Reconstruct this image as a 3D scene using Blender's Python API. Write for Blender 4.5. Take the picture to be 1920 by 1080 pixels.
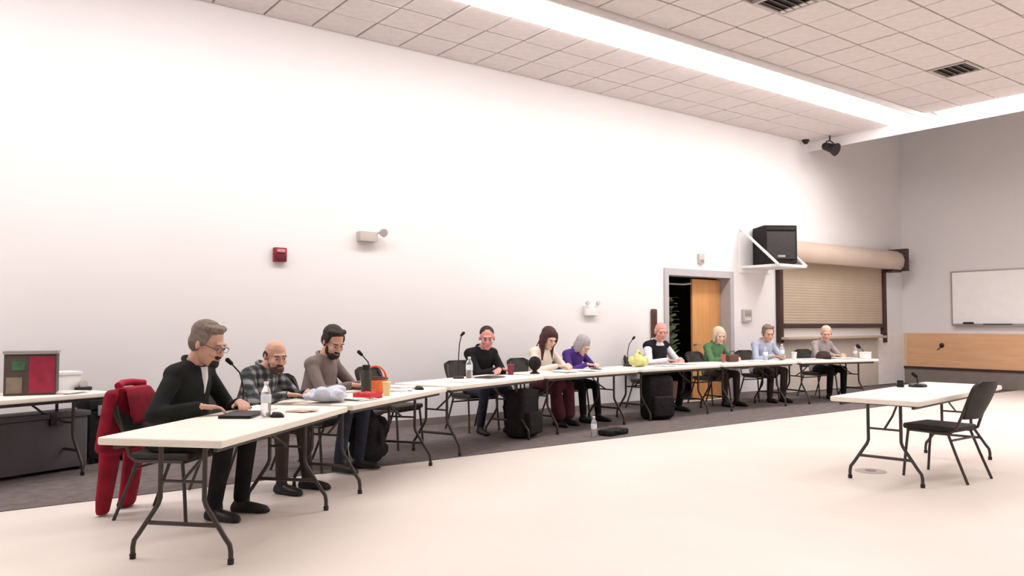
import bpy, bmesh, math, random
import numpy as np
from mathutils import Vector, Matrix

for o in list(bpy.data.objects): bpy.data.objects.remove(o)
S = bpy.context.scene
COL = S.collection
PI = math.pi
R = math.radians
rng = random.Random(7)

# ------------------------------------------------------------------ camera, world, exposure
# room frame: x runs along the long white wall, y towards that wall, z up (metres)
cam = bpy.data.objects.new('camera', bpy.data.cameras.new('camera'))
COL.objects.link(cam)
cam.data.sensor_width = 36.0
cam.data.lens = 28.125
cam.data.clip_end = 200
cam.location = (0, 0, 1.38)
_p = math.atan(66 / 1500)
_f = Vector((.6 * math.cos(_p), .8 * math.cos(_p), math.sin(_p)))
cam.rotation_euler = _f.to_track_quat('-Z', 'Y').to_euler()
S.camera = cam
w = bpy.data.worlds.new('world'); S.world = w; w.use_nodes = True
w.node_tree.nodes['Background'].inputs[0].default_value = (1, .96, .94, 1)
w.node_tree.nodes['Background'].inputs[1].default_value = 0.0
S.view_settings.view_transform = 'Standard'
S.view_settings.look = 'None'
S.view_settings.gamma = 1
S.view_settings.use_curve_mapping = False
S.view_settings.exposure = -0.46
STRIP_POWER = 20.0          # emission of the fluorescent strips
STRIP_COLOR = (1, .955, .94)

# ------------------------------------------------------------------ materials
MATS = {}
def mat(name, col, rough=.6, var=.08, scale=6, bump=0.0, bscale=60, metal=0, spec=.4, trans=0, ior=1.45, alpha=1):
    if name in MATS: return MATS[name]
    m = bpy.data.materials.new(name); m.use_nodes = True
    nt = m.node_tree; b = nt.nodes['Principled BSDF']
    b.inputs['Roughness'].default_value = rough
    b.inputs['Metallic'].default_value = metal
    b.inputs['Specular IOR Level'].default_value = spec
    b.inputs['IOR'].default_value = ior
    b.inputs['Transmission Weight'].default_value = trans
    tc = nt.nodes.new('ShaderNodeTexCoord')
    no = nt.nodes.new('ShaderNodeTexNoise'); no.inputs['Scale'].default_value = scale; no.inputs['Detail'].default_value = 4
    nt.links.new(tc.outputs['Object'], no.inputs['Vector'])
    cr = nt.nodes.new('ShaderNodeValToRGB')
    lo = [max(0, c * (1 - var)) for c in col]; hi = [min(1, c * (1 + var)) for c in col]
    cr.color_ramp.elements[0].position = .3; cr.color_ramp.elements[0].color = (*lo, 1)
    cr.color_ramp.elements[1].position = .7; cr.color_ramp.elements[1].color = (*hi, 1)
    nt.links.new(no.outputs['Fac'], cr.inputs['Fac'])
    nt.links.new(cr.outputs['Color'], b.inputs['Base Color'])
    if bump > 0:
        n2 = nt.nodes.new('ShaderNodeTexNoise'); n2.inputs['Scale'].default_value = bscale; n2.inputs['Detail'].default_value = 3
        nt.links.new(tc.outputs['Object'], n2.inputs['Vector'])
        bp = nt.nodes.new('ShaderNodeBump'); bp.inputs['Strength'].default_value = bump; bp.inputs['Distance'].default_value = .01
        nt.links.new(n2.outputs['Fac'], bp.inputs['Height'])
        nt.links.new(bp.outputs['Normal'], b.inputs['Normal'])
    MATS[name] = m
    return m

def mat_plaid(name, c1, c2, c3, s=26):
    m = bpy.data.materials.new(name); m.use_nodes = True
    nt = m.node_tree; b = nt.nodes['Principled BSDF']; b.inputs['Roughness'].default_value = .85
    tc = nt.nodes.new('ShaderNodeTexCoord')
    outs = []
    for d in ('X', 'Z'):
        wv = nt.nodes.new('ShaderNodeTexWave'); wv.wave_type = 'BANDS'; wv.bands_direction = d
        wv.inputs['Scale'].default_value = s / 6; wv.inputs['Distortion'].default_value = .4
        nt.links.new(tc.outputs['Object'], wv.inputs['Vector']); outs.append(wv)
    ad = nt.nodes.new('ShaderNodeMath'); ad.operation = 'ADD'
    nt.links.new(outs[0].outputs['Fac'], ad.inputs[0]); nt.links.new(outs[1].outputs['Fac'], ad.inputs[1])
    hf = nt.nodes.new('ShaderNodeMath'); hf.operation = 'MULTIPLY'; hf.inputs[1].default_value = .5
    nt.links.new(ad.outputs[0], hf.inputs[0])
    cr = nt.nodes.new('ShaderNodeValToRGB'); cr.color_ramp.interpolation = 'CONSTANT'
    cr.color_ramp.elements[0].color = (*c1, 1)
    e = cr.color_ramp.elements[1]; e.position = .42; e.color = (*c2, 1)
    e = cr.color_ramp.elements.new(.72); e.color = (*c3, 1)
    nt.links.new(hf.outputs[0], cr.inputs['Fac']); nt.links.new(cr.outputs['Color'], b.inputs['Base Color'])
    return m

def mat_wood(name, c1, c2, rough=.45, axis='Z', scale=2.2):
    m = bpy.data.materials.new(name); m.use_nodes = True
    nt = m.node_tree; b = nt.nodes['Principled BSDF']; b.inputs['Roughness'].default_value = rough
    tc = nt.nodes.new('ShaderNodeTexCoord'); mp = nt.nodes.new('ShaderNodeMapping')
    sc = {'X': (.6, 6, 6), 'Y': (6, .6, 6), 'Z': (6, 6, .6)}[axis]
    mp.inputs['Scale'].default_value = sc
    no = nt.nodes.new('ShaderNodeTexNoise'); no.inputs['Scale'].default_value = scale; no.inputs['Detail'].default_value = 6; no.inputs['Distortion'].default_value = .6
    cr = nt.nodes.new('ShaderNodeValToRGB')
    cr.color_ramp.elements[0].position = .3; cr.color_ramp.elements[0].color = (*c1, 1)
    cr.color_ramp.elements[1].position = .75; cr.color_ramp.elements[1].color = (*c2, 1)
    nt.links.new(tc.outputs['Object'], mp.inputs['Vector']); nt.links.new(mp.outputs['Vector'], no.inputs['Vector'])
    nt.links.new(no.outputs['Fac'], cr.inputs['Fac']); nt.links.new(cr.outputs['Color'], b.inputs['Base Color'])
    return m

def mat_emit(name, col, power):
    m = bpy.data.materials.new(name); m.use_nodes = True
    nt = m.node_tree; nt.nodes.clear()
    e = nt.nodes.new('ShaderNodeEmission'); e.inputs[0].default_value = (*col, 1); e.inputs[1].default_value = power
    o = nt.nodes.new('ShaderNodeOutputMaterial'); nt.links.new(e.outputs[0], o.inputs[0])
    return m

M_WALL = mat('wall_paint', (.80, .775, .775), .85, .02, .7, .04, 90)
M_FLOOR = mat('pale_vinyl_floor', (.75, .675, .625), .42, .05, .55, .02, 40, spec=.35)
M_CARPET = mat('grey_carpet', (.155, .13, .125), .95, .18, 9, .3, 220, spec=.1)
M_TILE = mat('ceiling_tile', (.71, .65, .635), .95, .05, 9, .12, 160, spec=.1)
M_GRID = mat('ceiling_joint', (.20, .165, .155), .9, .1)
M_WHITE = mat('white_paint', (.82, .80, .79), .5, .03)
M_OFFW = mat('cream_plastic', (.86, .81, .72), .45, .03, 5, .03, 120)
M_LEG = mat('dark_brown_metal', (.045, .034, .030), .42, .1, 12, spec=.5)
M_BLACKFAB = mat('black_fabric', (.020, .018, .019), .9, .25, 22, .15, 260, spec=.2)
M_CHAIRFAB = mat('charcoal_vinyl', (.030, .025, .022), .65, .2, 18, .08, 160, spec=.35)
M_BLACKPL = mat('black_plastic', (.016, .015, .016), .42, .15, 15)
M_FRAME = mat('door_frame_grey', (.46, .44, .46), .5, .04)
M_WOOD = mat_wood('wood_panel', (.70, .40, .22), (.80, .48, .275), axis='Y')
M_DOOR = mat_wood('orange_door_wood', (.56, .26, .085), (.66, .33, .12), axis='Z')
M_TAN = mat('tan_shutter', (.46, .37, .28), .5, .05, 2)
M_HOOD = mat('tan_hood', (.56, .45, .37), .5, .05, 2)
M_DKTRIM = mat('dark_brown_trim', (.055, .03, .028), .5, .1)
M_BOARD = mat('whiteboard_face', (.93, .91, .90), .3, .02)
M_ALU = mat('grey_aluminium', (.42, .40, .40), .35, .04, metal=.6)
M_BASE = mat('grey_rubber_base', (.24, .20, .18), .7, .06)
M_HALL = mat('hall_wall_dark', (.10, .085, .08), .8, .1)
M_SKIN = mat('skin', (.62, .36, .27), .5, .06, 14, .03, 200)
M_SKINR = mat('skin_flushed', (.64, .30, .25), .5, .06, 14, .03, 200)
M_SKINP = mat('skin_pale', (.70, .46, .36), .5, .06, 14, .03, 200)
M_EYEW = mat('eye_white', (.42, .38, .36), .25, .01)
M_EYED = mat('eye_iris', (.03, .02, .015), .2, .01)
M_LIP = mat('lip', (.42, .16, .14), .5, .05)
M_CLEAR = mat('clear_plastic', (.93, .95, .97), .06, .0, trans=.85, ior=1.3)
M_WATER = mat('water_label', (.75, .80, .86), .4, .05)
M_PAPER = mat('paper_white', (.86, .83, .81), .8, .02)
M_RED = mat('red_fabric', (.27, .008, .026), .9, .25, 9, .2, 150)
M_REDPL = mat('red_plastic', (.62, .03, .035), .4, .08)
M_ALARM = mat('alarm_red', (.28, .018, .04), .45, .08)
M_ORANGE = mat('orange_weave', (.85, .20, .06), .7, .15, 30, .3, 80)
M_YELLOW = mat('pale_yellow_cup', (.88, .72, .36), .5, .05)
M_BEIGE = mat('beige_plastic', (.50, .46, .42), .5, .04)
M_YGREEN = mat('pale_lime_bag', (.62, .62, .24), .5, .15, 14, .5, 30)
M_BLUEW = mat('bluish_plastic_bag', (.58, .62, .72), .4, .15, 12, .5, 25)
M_GREYC = mat('dark_grey_case', (.105, .092, .105), .6, .12, 3)
M_LEAF = mat('leaf_green', (.36, .44, .27), .5, .3, 8)
M_POT = mat('clay_pot', (.25, .12, .08), .7, .1)
M_SCREEN = mat('dark_print', (.06, .05, .05), .5, .1)
M_BROWN = mat('dark_brown_wood', (.10, .045, .025), .55, .15)
M_LIGHT = mat_emit('fluorescent_lens', STRIP_COLOR, STRIP_POWER)
M_LIGHT2 = mat_emit('fluorescent_lens_bright', STRIP_COLOR, STRIP_POWER * 3.5)

# ------------------------------------------------------------------ mesh helpers
class MB:
    def __init__(s): s.v = []; s.f = []; s.mi = []; s.mats = []
    def m(s, material):
        if material not in s.mats: s.mats.append(material)
        s.cur = s.mats.index(material); return s
    cur = 0
    def add(s, vs, fs, M=None):
        k = len(s.v)
        if M is not None: vs = [M @ Vector(v) for v in vs]
        s.v += [tuple(v) for v in vs]
        s.f += [tuple(i + k for i in f) for f in fs]; s.mi += [s.cur] * len(fs)
        return s
    def box(s, x0, x1, y0, y1, z0, z1, M=None):
        vs = [(x0, y0, z0), (x1, y0, z0), (x1, y1, z0), (x0, y1, z0), (x0, y0, z1), (x1, y0, z1), (x1, y1, z1), (x0, y1, z1)]
        return s.add(vs, [(0, 3, 2, 1), (4, 5, 6, 7), (0, 1, 5, 4), (1, 2, 6, 5), (2, 3, 7, 6), (3, 0, 4, 7)], M)
    def rbox(s, x0, x1, y0, y1, z0, z1, r=.01, seg=2, M=None):
        bm = bmesh.new(); bmesh.ops.create_cube(bm, size=1)
        for v in bm.verts:
            v.co = Vector(((x0 + x1) / 2 + v.co.x * (x1 - x0), (y0 + y1) / 2 + v.co.y * (y1 - y0), (z0 + z1) / 2 + v.co.z * (z1 - z0)))
        bmesh.ops.bevel(bm, geom=list(bm.edges), offset=r, segments=seg, profile=.6, affect='EDGES')
        bm.verts.index_update()
        vs = [v.co.copy() for v in bm.verts]; fs = [[v.index for v in f.verts] for f in bm.faces]; bm.free()
        return s.add(vs, fs, M)
    def tube(s, pts, r, n=8, M=None, closed=False):
        pts = [Vector(p) for p in pts]; rs = r if isinstance(r, (list, tuple)) else [r] * len(pts)
        vs = []; fs = []; up = None
        for i, p in enumerate(pts):
            a = pts[i - 1] if i > 0 else (pts[-1] if closed else p); b = pts[i + 1] if i < len(pts) - 1 else (pts[0] if closed else p)
            t = (b - a).normalized()
            if up is None: up = t.orthogonal().normalized()
            else: up = (up - t * up.dot(t)).normalized()
            q = t.cross(up)
            for k in range(n):
                c, d = math.cos(2 * PI * k / n), math.sin(2 * PI * k / n)
                vs.append(p + (up * c + q * d) * rs[i])
        m_ = len(pts)
        for i in range(m_ if closed else m_ - 1):
            j = (i + 1) % m_
            for k in range(n):
                fs.append((i * n + k, i * n + (k + 1) % n, j * n + (k + 1) % n, j * n + k))
        if not closed:
            fs.append(tuple(range(n - 1, -1, -1))); fs.append(tuple((m_ - 1) * n + k for k in range(n)))
        return s.add(vs, fs, M)
    def lathe(s, prof, n=20, M=None, sx=1, sy=1):
        vs = []; fs = []
        for (r_, z) in prof:
            for k in range(n): vs.append((max(r_, 1e-4) * math.cos(2 * PI * k / n) * sx, max(r_, 1e-4) * math.sin(2 * PI * k / n) * sy, z))
        for i in range(len(prof) - 1):
            for k in range(n): fs.append((i * n + k, i * n + (k + 1) % n, (i + 1) * n + (k + 1) % n, (i + 1) * n + k))
        fs.append(tuple(range(n - 1, -1, -1))); fs.append(tuple((len(prof) - 1) * n + k for k in range(n)))
        return s.add(vs, fs, M)
    def loft(s, rings, n=20, M=None):
        # rings: (centre, xaxis*rx, yaxis*ry)
        vs = []; fs = []
        for (c, ax, ay) in rings:
            c, ax, ay = Vector(c), Vector(ax), Vector(ay)
            for k in range(n): vs.append(c + ax * math.cos(2 * PI * k / n) + ay * math.sin(2 * PI * k / n))
        for i in range(len(rings) - 1):
            for k in range(n): fs.append((i * n + k, i * n + (k + 1) % n, (i + 1) * n + (k + 1) % n, (i + 1) * n + k))
        fs.append(tuple(range(n - 1, -1, -1))); fs.append(tuple((len(rings) - 1) * n + k for k in range(n)))
        return s.add(vs, fs, M)
    def ell(s, c, r, M=None, n=16, rot=None):
        X = Matrix.Translation(Vector(c))
        if rot is not None: X = X @ rot
        if M is not None: X = M @ X
        prof = []
        vs = []; fs = []; m_ = n // 2
        for i in range(1, m_):
            th = PI * i / m_
            for k in range(n):
                a = 2 * PI * k / n
                vs.append((r[0] * math.sin(th) * math.cos(a), r[1] * math.sin(th) * math.sin(a), -r[2] * math.cos(th)))
        for i in range(m_ - 2):
            for k in range(n): fs.append((i * n + k, i * n + (k + 1) % n, (i + 1) * n + (k + 1) % n, (i + 1) * n + k))
        b = len(vs); vs.append((0, 0, -r[2])); vs.append((0, 0, r[2]))
        for k in range(n):
            fs.append((b, (k + 1) % n, k)); fs.append((b + 1, (m_ - 2) * n + k, (m_ - 2) * n + (k + 1) % n))
        return s.add(vs, fs, X)
    def cap(s, a, b, ra, rb, M=None, n=12):
        # tapered capsule with round ends
        a, b = Vector(a), Vector(b)
        if M is not None: a, b = M @ a, M @ b
        d = (b - a); L = d.length; t = d.normalized() if L > 1e-6 else Vector((0, 0, 1))
        u = t.orthogonal().normalized(); q = t.cross(u)
        rings = []
        for i in range(1, 5): th = PI / 2 * i / 4; rings.append((a - t * ra * math.cos(th), ra * math.sin(th)))
        for i in range(0, 4): th = PI / 2 * i / 4; rings.append((b + t * rb * math.sin(th), rb * math.cos(th)))
        vs = []; fs = []
        for (c, r_) in rings:
            for k in range(n): vs.append(c + (u * math.cos(2 * PI * k / n) + q * math.sin(2 * PI * k / n)) * r_)
        for i in range(len(rings) - 1):
            for k in range(n): fs.append((i * n + k, i * n + (k + 1) % n, (i + 1) * n + (k + 1) % n, (i + 1) * n + k))
        e = len(vs); vs.append(a - t * ra); vs.append(b + t * rb)
        m_ = len(rings) - 1
        for k in range(n):
            fs.append((e, (k + 1) % n, k)); fs.append((e + 1, m_ * n + k, m_ * n + (k + 1) % n))
        return s.add(vs, fs)
    def mesh(s, name):
        me = bpy.data.meshes.new(name); me.from_pydata(s.v, [], s.f)
        return me
    def build(s, name, material=None, parent=None, smooth=35):
        me = s.mesh(name)
        if material is not None and not s.mats: me.materials.append(material)
        else:
            for m_ in s.mats: me.materials.append(m_)
            me.polygons.foreach_set('material_index', s.mi)
        bm = bmesh.new(); bm.from_mesh(me); bmesh.ops.recalc_face_normals(bm, faces=bm.faces); bm.to_mesh(me); bm.free()
        if smooth:
            me.polygons.foreach_set('use_smooth', [True] * len(me.polygons)); me.set_sharp_from_angle(angle=R(smooth))
        me.update()
        o = bpy.data.objects.new(name, me); COL.objects.link(o)
        if parent is not None: o.parent = parent
        return o
    def remesh(s, name, material, parent=None, voxel=.009, smooth=4):
        me = s.mesh(name)
        t = bpy.data.objects.new('tmp', me); COL.objects.link(t)
        md = t.modifiers.new('r', 'REMESH'); md.mode = 'VOXEL'; md.voxel_size = voxel; md.use_smooth_shade = True
        if smooth:
            ms = t.modifiers.new('s', 'SMOOTH'); ms.factor = .5; ms.iterations = smooth
        dg = bpy.context.evaluated_depsgraph_get(); dg.update()
        out = bpy.data.meshes.new_from_object(t.evaluated_get(dg)); out.name = name
        bpy.data.objects.remove(t); bpy.data.meshes.remove(me)
        out.materials.clear(); out.materials.append(material)
        o = bpy.data.objects.new(name, out); COL.objects.link(o)
        if parent is not None: o.parent = parent
        return o

def tag(o, label, cat, group=None, kind=None):
    o['label'] = label; o['category'] = cat
    if group: o['group'] = group
    if kind: o['kind'] = kind
    return o
def thing(name, label, cat, loc=(0, 0, 0), rz=0, group=None):
    o = bpy.data.objects.new(name, None); COL.objects.link(o); o.empty_display_size = .1
    o.location = loc; o.rotation_euler = (0, 0, rz)
    return tag(o, label, cat, group)
def struct(name, mb, m, parent=None, smooth=0, label=None):
    o = mb.build(name, m, parent, smooth)
    if parent is None: o['kind'] = 'structure'
    if label: o['label'] = label
    return o
def copy_tree(o, parent=None):
    c = o.copy(); COL.objects.link(c); c.parent = parent
    for ch in list(o.children): copy_tree(ch, c)
    return c

# ------------------------------------------------------------------ room shell
T_END = 18.36; P_WALL = 9.4; CEIL = 5.10; T_CEIL = 14.66; TOP = 6.6
X0, Y0 = -8.0, -8.0
struct('floor', MB().box(X0, T_END, Y0, P_WALL + .3, -.2, 0), M_FLOOR, label='pale pinkish vinyl floor')
struct('floor_carpet', MB().box(X0, T_END, 6.98, P_WALL, 0, .006), M_CARPET, label='dark grey carpet strip along the white wall')
# long wall with the doorway opening (x 10.37..12.09, z..2.24)
wb = MB()
DX0, DX1, DZ = 10.37, 12.09, 2.24
wb.box(X0, DX0, P_WALL, P_WALL + .3, 0, TOP); wb.box(DX1, T_END + .3, P_WALL, P_WALL + .3, 0, TOP); wb.box(DX0, DX1, P_WALL, P_WALL + .3, DZ, TOP)
struct('wall_left', wb, M_WALL, label='long white painted wall behind the curved row of tables')
struct('wall_right', MB().box(T_END, T_END + .3, Y0, P_WALL, 0, TOP), M_WALL, label='grey-white end wall with whiteboard')
struct('wall_back', MB().box(X0 - .3, X0, Y0, P_WALL, 0, TOP), M_WALL)
struct('wall_front', MB().box(X0 - .3, T_END + .3, Y0 - .3, Y0, 0, TOP), M_WALL)
struct('ceiling_raised', MB().box(T_CEIL + .02, T_END, Y0, P_WALL, TOP, TOP + .1), M_GRID)
struct('trim_1', MB().box(T_CEIL - .02, T_CEIL + .02, Y0, P_WALL, CEIL - .20, TOP), M_WALL, label='white fascia where the tiled ceiling ends')

# ceiling: dark joint backing + single tiles that stand proud of it
SU0, SU1 = 6.82, 7.62         # light strip along the long wall
ceil = struct('ceiling', MB().box(X0, T_CEIL, Y0, P_WALL, CEIL + .02, CEIL + .12), M_GRID, label='suspended ceiling of square tiles')
rows = [(SU1 + (P_WALL - SU1) / 3 * i, SU1 + (P_WALL - SU1) / 3 * (i + 1)) for i in range(3)]
y = 6.80
while y > Y0 + .6: rows.append((y - .575, y)); y -= .575
cols = [(3.30 + .61 * k, 3.30 + .61 * (k + 1)) for k in range(-18, 18)]
VENTS = [(8.0, 5.36), (12.15, 5.36)]
tile_mesh = {}
rest = MB()
for ri, (y0, y1) in enumerate(rows):
    for (x0, x1) in (cols + [(14.28, 14.64)] if ri < 3 else cols):
        cx, cy = (x0 + x1) / 2, (y0 + y1) / 2
        if any(abs(cx - vx) < .31 and abs(cy - vy) < .3 for vx, vy in VENTS): continue
        d = .6 * cx + .8 * cy; lat = .8 * cx - .6 * cy
        inview = d > 8.3 and -.70 < lat / d < .70
        hx, hy = (x1 - x0) / 2 - .011, (y1 - y0) / 2 - .011
        dz = rng.uniform(-.004, .004)
        if inview:
            key = (round(hx, 3), round(hy, 3))
            if key not in tile_mesh:
                me_o = MB().rbox(-hx, hx, -hy, hy, -.012, .026, .006, 1).build('ceiling_tile', M_TILE, ceil, 0)
                tile_mesh[key] = me_o.data; o = me_o
            else:
                o = bpy.data.objects.new('ceiling_tile', tile_mesh[key]); COL.objects.link(o); o.parent = ceil
            o.location = (cx, cy, CEIL + dz)
        else:
            rest.box(cx - hx, cx + hx, cy - hy, cy + hy, CEIL - .012, CEIL + .026)
ro = rest.build('ceiling_tile_field', M_TILE, ceil, 0); ro['kind'] = 'stuff'

def light_strip(label, x0, x1, y0, y1, along, glow_shield, drop=.07, lm=None):
    t = thing('ceiling_light_strip', label, 'ceiling light', ((x0 + x1) / 2, (y0 + y1) / 2, CEIL), 0, 'fluorescent strips around the ceiling edge')
    hx, hy = (x1 - x0) / 2, (y1 - y0) / 2
    MB().box(-hx, hx, -hy, hy, -.008, .018).build('housing', M_WHITE, t, 0)
    b = MB(); n = 10
    vs = []; fs = []
    for k in range(n + 1):
        a = PI * k / n
        q = -math.cos(a) * .90; z = -.01 - drop * math.sin(a)
        if along == 'x': vs += [(-hx + .02, q * hy, z), (hx - .02, q * hy, z)]
        else: vs += [(q * hx, -hy + .02, z), (q * hx, hy - .02, z)]
    for k in range(n): fs.append((2 * k, 2 * k + 1, 2 * k + 3, 2 * k + 2))
    fs.append(tuple(range(0, 2 * n + 2, 2))); fs.append(tuple(range(2 * n + 1, 0, -2)))
    b.add(vs, fs); b.build('diffuser', lm or M_LIGHT, t, 60)
    if glow_shield: MB().box(-hx, hx, -hy - .01, -hy + .02, -.10, .018).build('glow_shield', M_WHITE, t, 0)  # white board added to keep the strip's glow off the main ceiling
    return t
light_strip('long glowing fluorescent strip parallel to the white wall', -6.0, 14.62, SU0, SU1, 'x', True, .10)
light_strip('glowing fluorescent strip along the far edge of the tiled ceiling', 14.29, 14.63, -6.0, 6.7, 'y', False, .02, M_LIGHT2)
# louvred troffers over the middle of the hall (outside the picture); their light sits in the fixture
TROFFER_W = 36.0
tro = None
k_ = 0
names_t = ['nearest', 'second', 'third', 'fourth', 'fifth']; names_r = ['row above the open floor', 'middle row', 'row by the opposite wall']
for jr, ty in enumerate((2.35, -1.65, -5.65)):
    for jc, tx in enumerate((-4.0, 0.0, 4.0, 8.0, 12.0)):
        t = thing('ceiling_troffer', 'louvred ceiling light, %s of the %s' % (names_t[jc], names_r[jr]), 'ceiling light', (tx, ty, CEIL - .012), 0, 'louvred ceiling lights')
        if tro is None:
            fb = MB()
            for (a, b_, c, d_) in ((-.60, .60, -.30, -.26), (-.60, .60, .26, .30), (-.60, -.56, -.26, .26), (.56, .60, -.26, .26)): fb.box(a, b_, c, d_, -.05, .0)
            fo = fb.build('frame', M_WHITE, t, 0)
            lb = MB()
            for q in range(7): lb.box(-.42 + .14 * q - .004, -.42 + .14 * q + .004, -.26, .26, -.02, 0)
            lo = lb.build('louvre', M_WHITE, t, 0)
            tro = (fo.data, lo.data)
            ld = bpy.data.lights.new('troffer_light', 'AREA'); ld.shape = 'RECTANGLE'; ld.size = 1.1; ld.size_y = .5; ld.energy = TROFFER_W; ld.color = STRIP_COLOR; ld.spread = R(115)
        else:
            for nm, dt in zip(('frame', 'louvre'), tro):
                o = bpy.data.objects.new(nm, dt); COL.objects.link(o); o.parent = t
        lo_ = bpy.data.objects.new('troffer_light', ld); COL.objects.link(lo_); lo_.parent = t; lo_.location = (0, 0, -.03)

for i, (vx, vy) in enumerate(VENTS):
    t = thing('ceiling_vent', ['square dark slatted air vent in the ceiling nearest the top edge', 'square slatted air vent in the ceiling above the solo table'][i], 'vent', (vx, vy, CEIL), 0, 'ceiling air vents')
    fb = MB()
    for (a, b_, c, d_) in ((-.29, .29, -.275, -.235), (-.29, .29, .235, .275), (-.29, -.25, -.235, .235), (.25, .29, -.235, .235)): fb.box(a, b_, c, d_, -.02, .02)
    fb.build('frame', M_BEIGE, t, 0)
    MB().box(-.25, .25, -.235, .235, .0, .018).build('backing', M_BLACKPL, t, 0)
    for k in range(5):
        yy = -.19 + .095 * k
        MB().box(-.25, .25, -.028, .028, -.004, .004).build('slat', M_BASE, t, 0)
        o = t.children[-1]; o.location = (0, yy, -.004); o.rotation_euler = (R(38), 0, 0)

# doorway in the long wall
door = thing('door_1', 'double doorway with orange wooden leaf and dark hall', 'door', ((DX0 + DX1) / 2, P_WALL, 0)); door['kind'] = 'structure'
del door['category']
hw = (DX1 - DX0) / 2
fr = MB(); fr.box(-hw - .07, -hw + .03, -.03, .30, 0, DZ + .09); fr.box(hw - .03, hw + .07, -.03, .30, 0, DZ + .09); fr.box(-hw + .03, hw - .03, -.03, .30, DZ - .03, DZ + .09)
fr.build('door_frame', M_FRAME, door, 0)
MB().rbox(.04, hw - .035, .20, .245, .01, DZ - .06, .004, 1).build('door_leaf', M_DOOR, door, 0)
o = MB(); o.tube([(.09, .19, 1.0), (.09, .14, 1.0), (.20, .14, 1.0)], .011, 8); o.lathe([(.028, 0), (.028, .01)], 12, Matrix.Translation((.09, .20, 1.0)) @ Matrix.Rotation(PI / 2, 4, 'X')); o.build('door_handle', M_ALU, door.children[-1])
lm = Matrix.Translation((-hw + .04, .28, 0)) @ Matrix.Rotation(R(80), 4, 'Z')
MB().rbox(0, .80, 0, .045, .01, DZ - .06, .004, 1, lm).build('door_leaf', M_BROWN, door, 0)
MB().tube([(-hw + .05, .22, DZ - .16), (-.1, .30, DZ - .16), (.06, .22, DZ - .14)], .018, 8).build('door_closer_arm', M_ALU, door)
# the unlit hall behind it
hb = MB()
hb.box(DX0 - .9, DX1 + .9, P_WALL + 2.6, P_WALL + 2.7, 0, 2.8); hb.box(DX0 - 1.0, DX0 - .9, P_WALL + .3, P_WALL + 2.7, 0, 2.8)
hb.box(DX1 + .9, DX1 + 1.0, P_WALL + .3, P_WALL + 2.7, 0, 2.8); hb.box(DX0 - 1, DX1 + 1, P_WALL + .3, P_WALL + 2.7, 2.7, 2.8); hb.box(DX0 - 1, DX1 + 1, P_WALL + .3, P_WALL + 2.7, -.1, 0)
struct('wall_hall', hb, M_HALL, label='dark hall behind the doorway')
pl = thing('hall_plant', 'tall pale green leafy plant just inside the dark doorway', 'plant', (11.06, P_WALL + .52, 0))
MB().lathe([(.10, 0), (.15, .02), (.18, .30), (.19, .32), (.16, .32), (.15, .28)], 16).build('pot', M_POT, pl)
MB().tube([(0, 0, .28), (.02, .01, .9), (-.01, 0, 1.75)], [.018, .015, .008], 8).build('stem', M_BROWN, pl)
leaf = None
for k in range(40):
    a = k * 2.4; z = .62 + 1.25 * k / 40; L = .20 - .07 * k / 40
    if leaf is None:
        vs = []; fs = []
        for i, (u, wd, h) in enumerate([(0, .008, 0), (.25, .045, .04), (.55, .055, .05), (.8, .035, .03), (1, .004, -.02)]):
            vs += [(u, -wd, h), (u, 0, h - .012), (u, wd, h)]
        for i in range(4):
            for j in range(2): fs.append((i * 3 + j, i * 3 + j + 1, (i + 1) * 3 + j + 1, (i + 1) * 3 + j))
        leaf = MB().add(vs, fs).build('leaf', M_LEAF, pl, 60); o = leaf
        sl = leaf.modifiers.new('t', 'SOLIDIFY'); sl.thickness = .01
    else:
        o = leaf.copy(); COL.objects.link(o)
    o.location = (0, 0, z); o.rotation_euler = (0, R(rng.uniform(-45, 5)), a); o.scale = (L, 1.6 * L / .2, L * 1.5)

# roll-up shutter over the serving counter
sh = thing('roll_up_shutter', 'tan roll-up counter shutter in dark guides with a rounded hood', 'shutter', (15.48, P_WALL, 0))
b = MB(); z = 1.36
while z < 2.60:
    b.add([(-1.88, -.05, z), (1.88, -.05, z), (1.88, -.054, z + .02), (-1.88, -.054, z + .02), (1.88, -.054, z + .034), (-1.88, -.054, z + .034), (1.88, -.05, z + .055), (-1.88, -.05, z + .055)], [(0, 1, 2, 3), (3, 2, 4, 5), (5, 4, 6, 7)]); z += .055
cu = b.build('curtain', M_TAN, sh, 0)
MB().rbox(-1.90, 1.90, -.085, -.03, 1.28, 1.37, .008).build('bottom_bar', M_DKTRIM, sh)
for s_ in (-1, 1): MB().rbox(s_ * 1.94 - .055, s_ * 1.94 + .055, -.10, 0, .95 if s_ > 0 else 1.0, 2.62, .006).build('guide_rail', M_DKTRIM, sh)
b = MB(); ring = []
prof = [(0, 2.58), (-.30, 2.58), (-.36, 2.66), (-.38, 2.80), (-.33, 2.93), (-.22, 3.0), (0, 3.02)]
vs = [(-1.98, y_, z_) for (y_, z_) in prof] + [(2.30, y_, z_) for (y_, z_) in prof]
fs = [(i, i + 1, i + 8, i + 7) for i in range(6)] + [tuple(range(7)), tuple(range(13, 6, -1)), (6, 0, 7, 13)]
b.add(vs, fs); b.build('hood', M_HOOD, sh, 50)
b = MB(); b.rbox(2.28, 2.40, -.42, 0, 2.55, 3.05, .01); b.rbox(1.9, 2.3, -.3, -.02, 2.52, 2.58, .008); b.build('end_bracket', M_DKTRIM, sh)
ct = thing('serving_counter', 'pale serving counter front below the tan shutter', 'counter', (15.48, P_WALL, 0))
MB().rbox(-1.9, 1.66, -.06, 0, .02, 1.06, .006).build('front_panel', mat('counter_front', (.62, .55, .49), .6, .04), ct)
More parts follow.
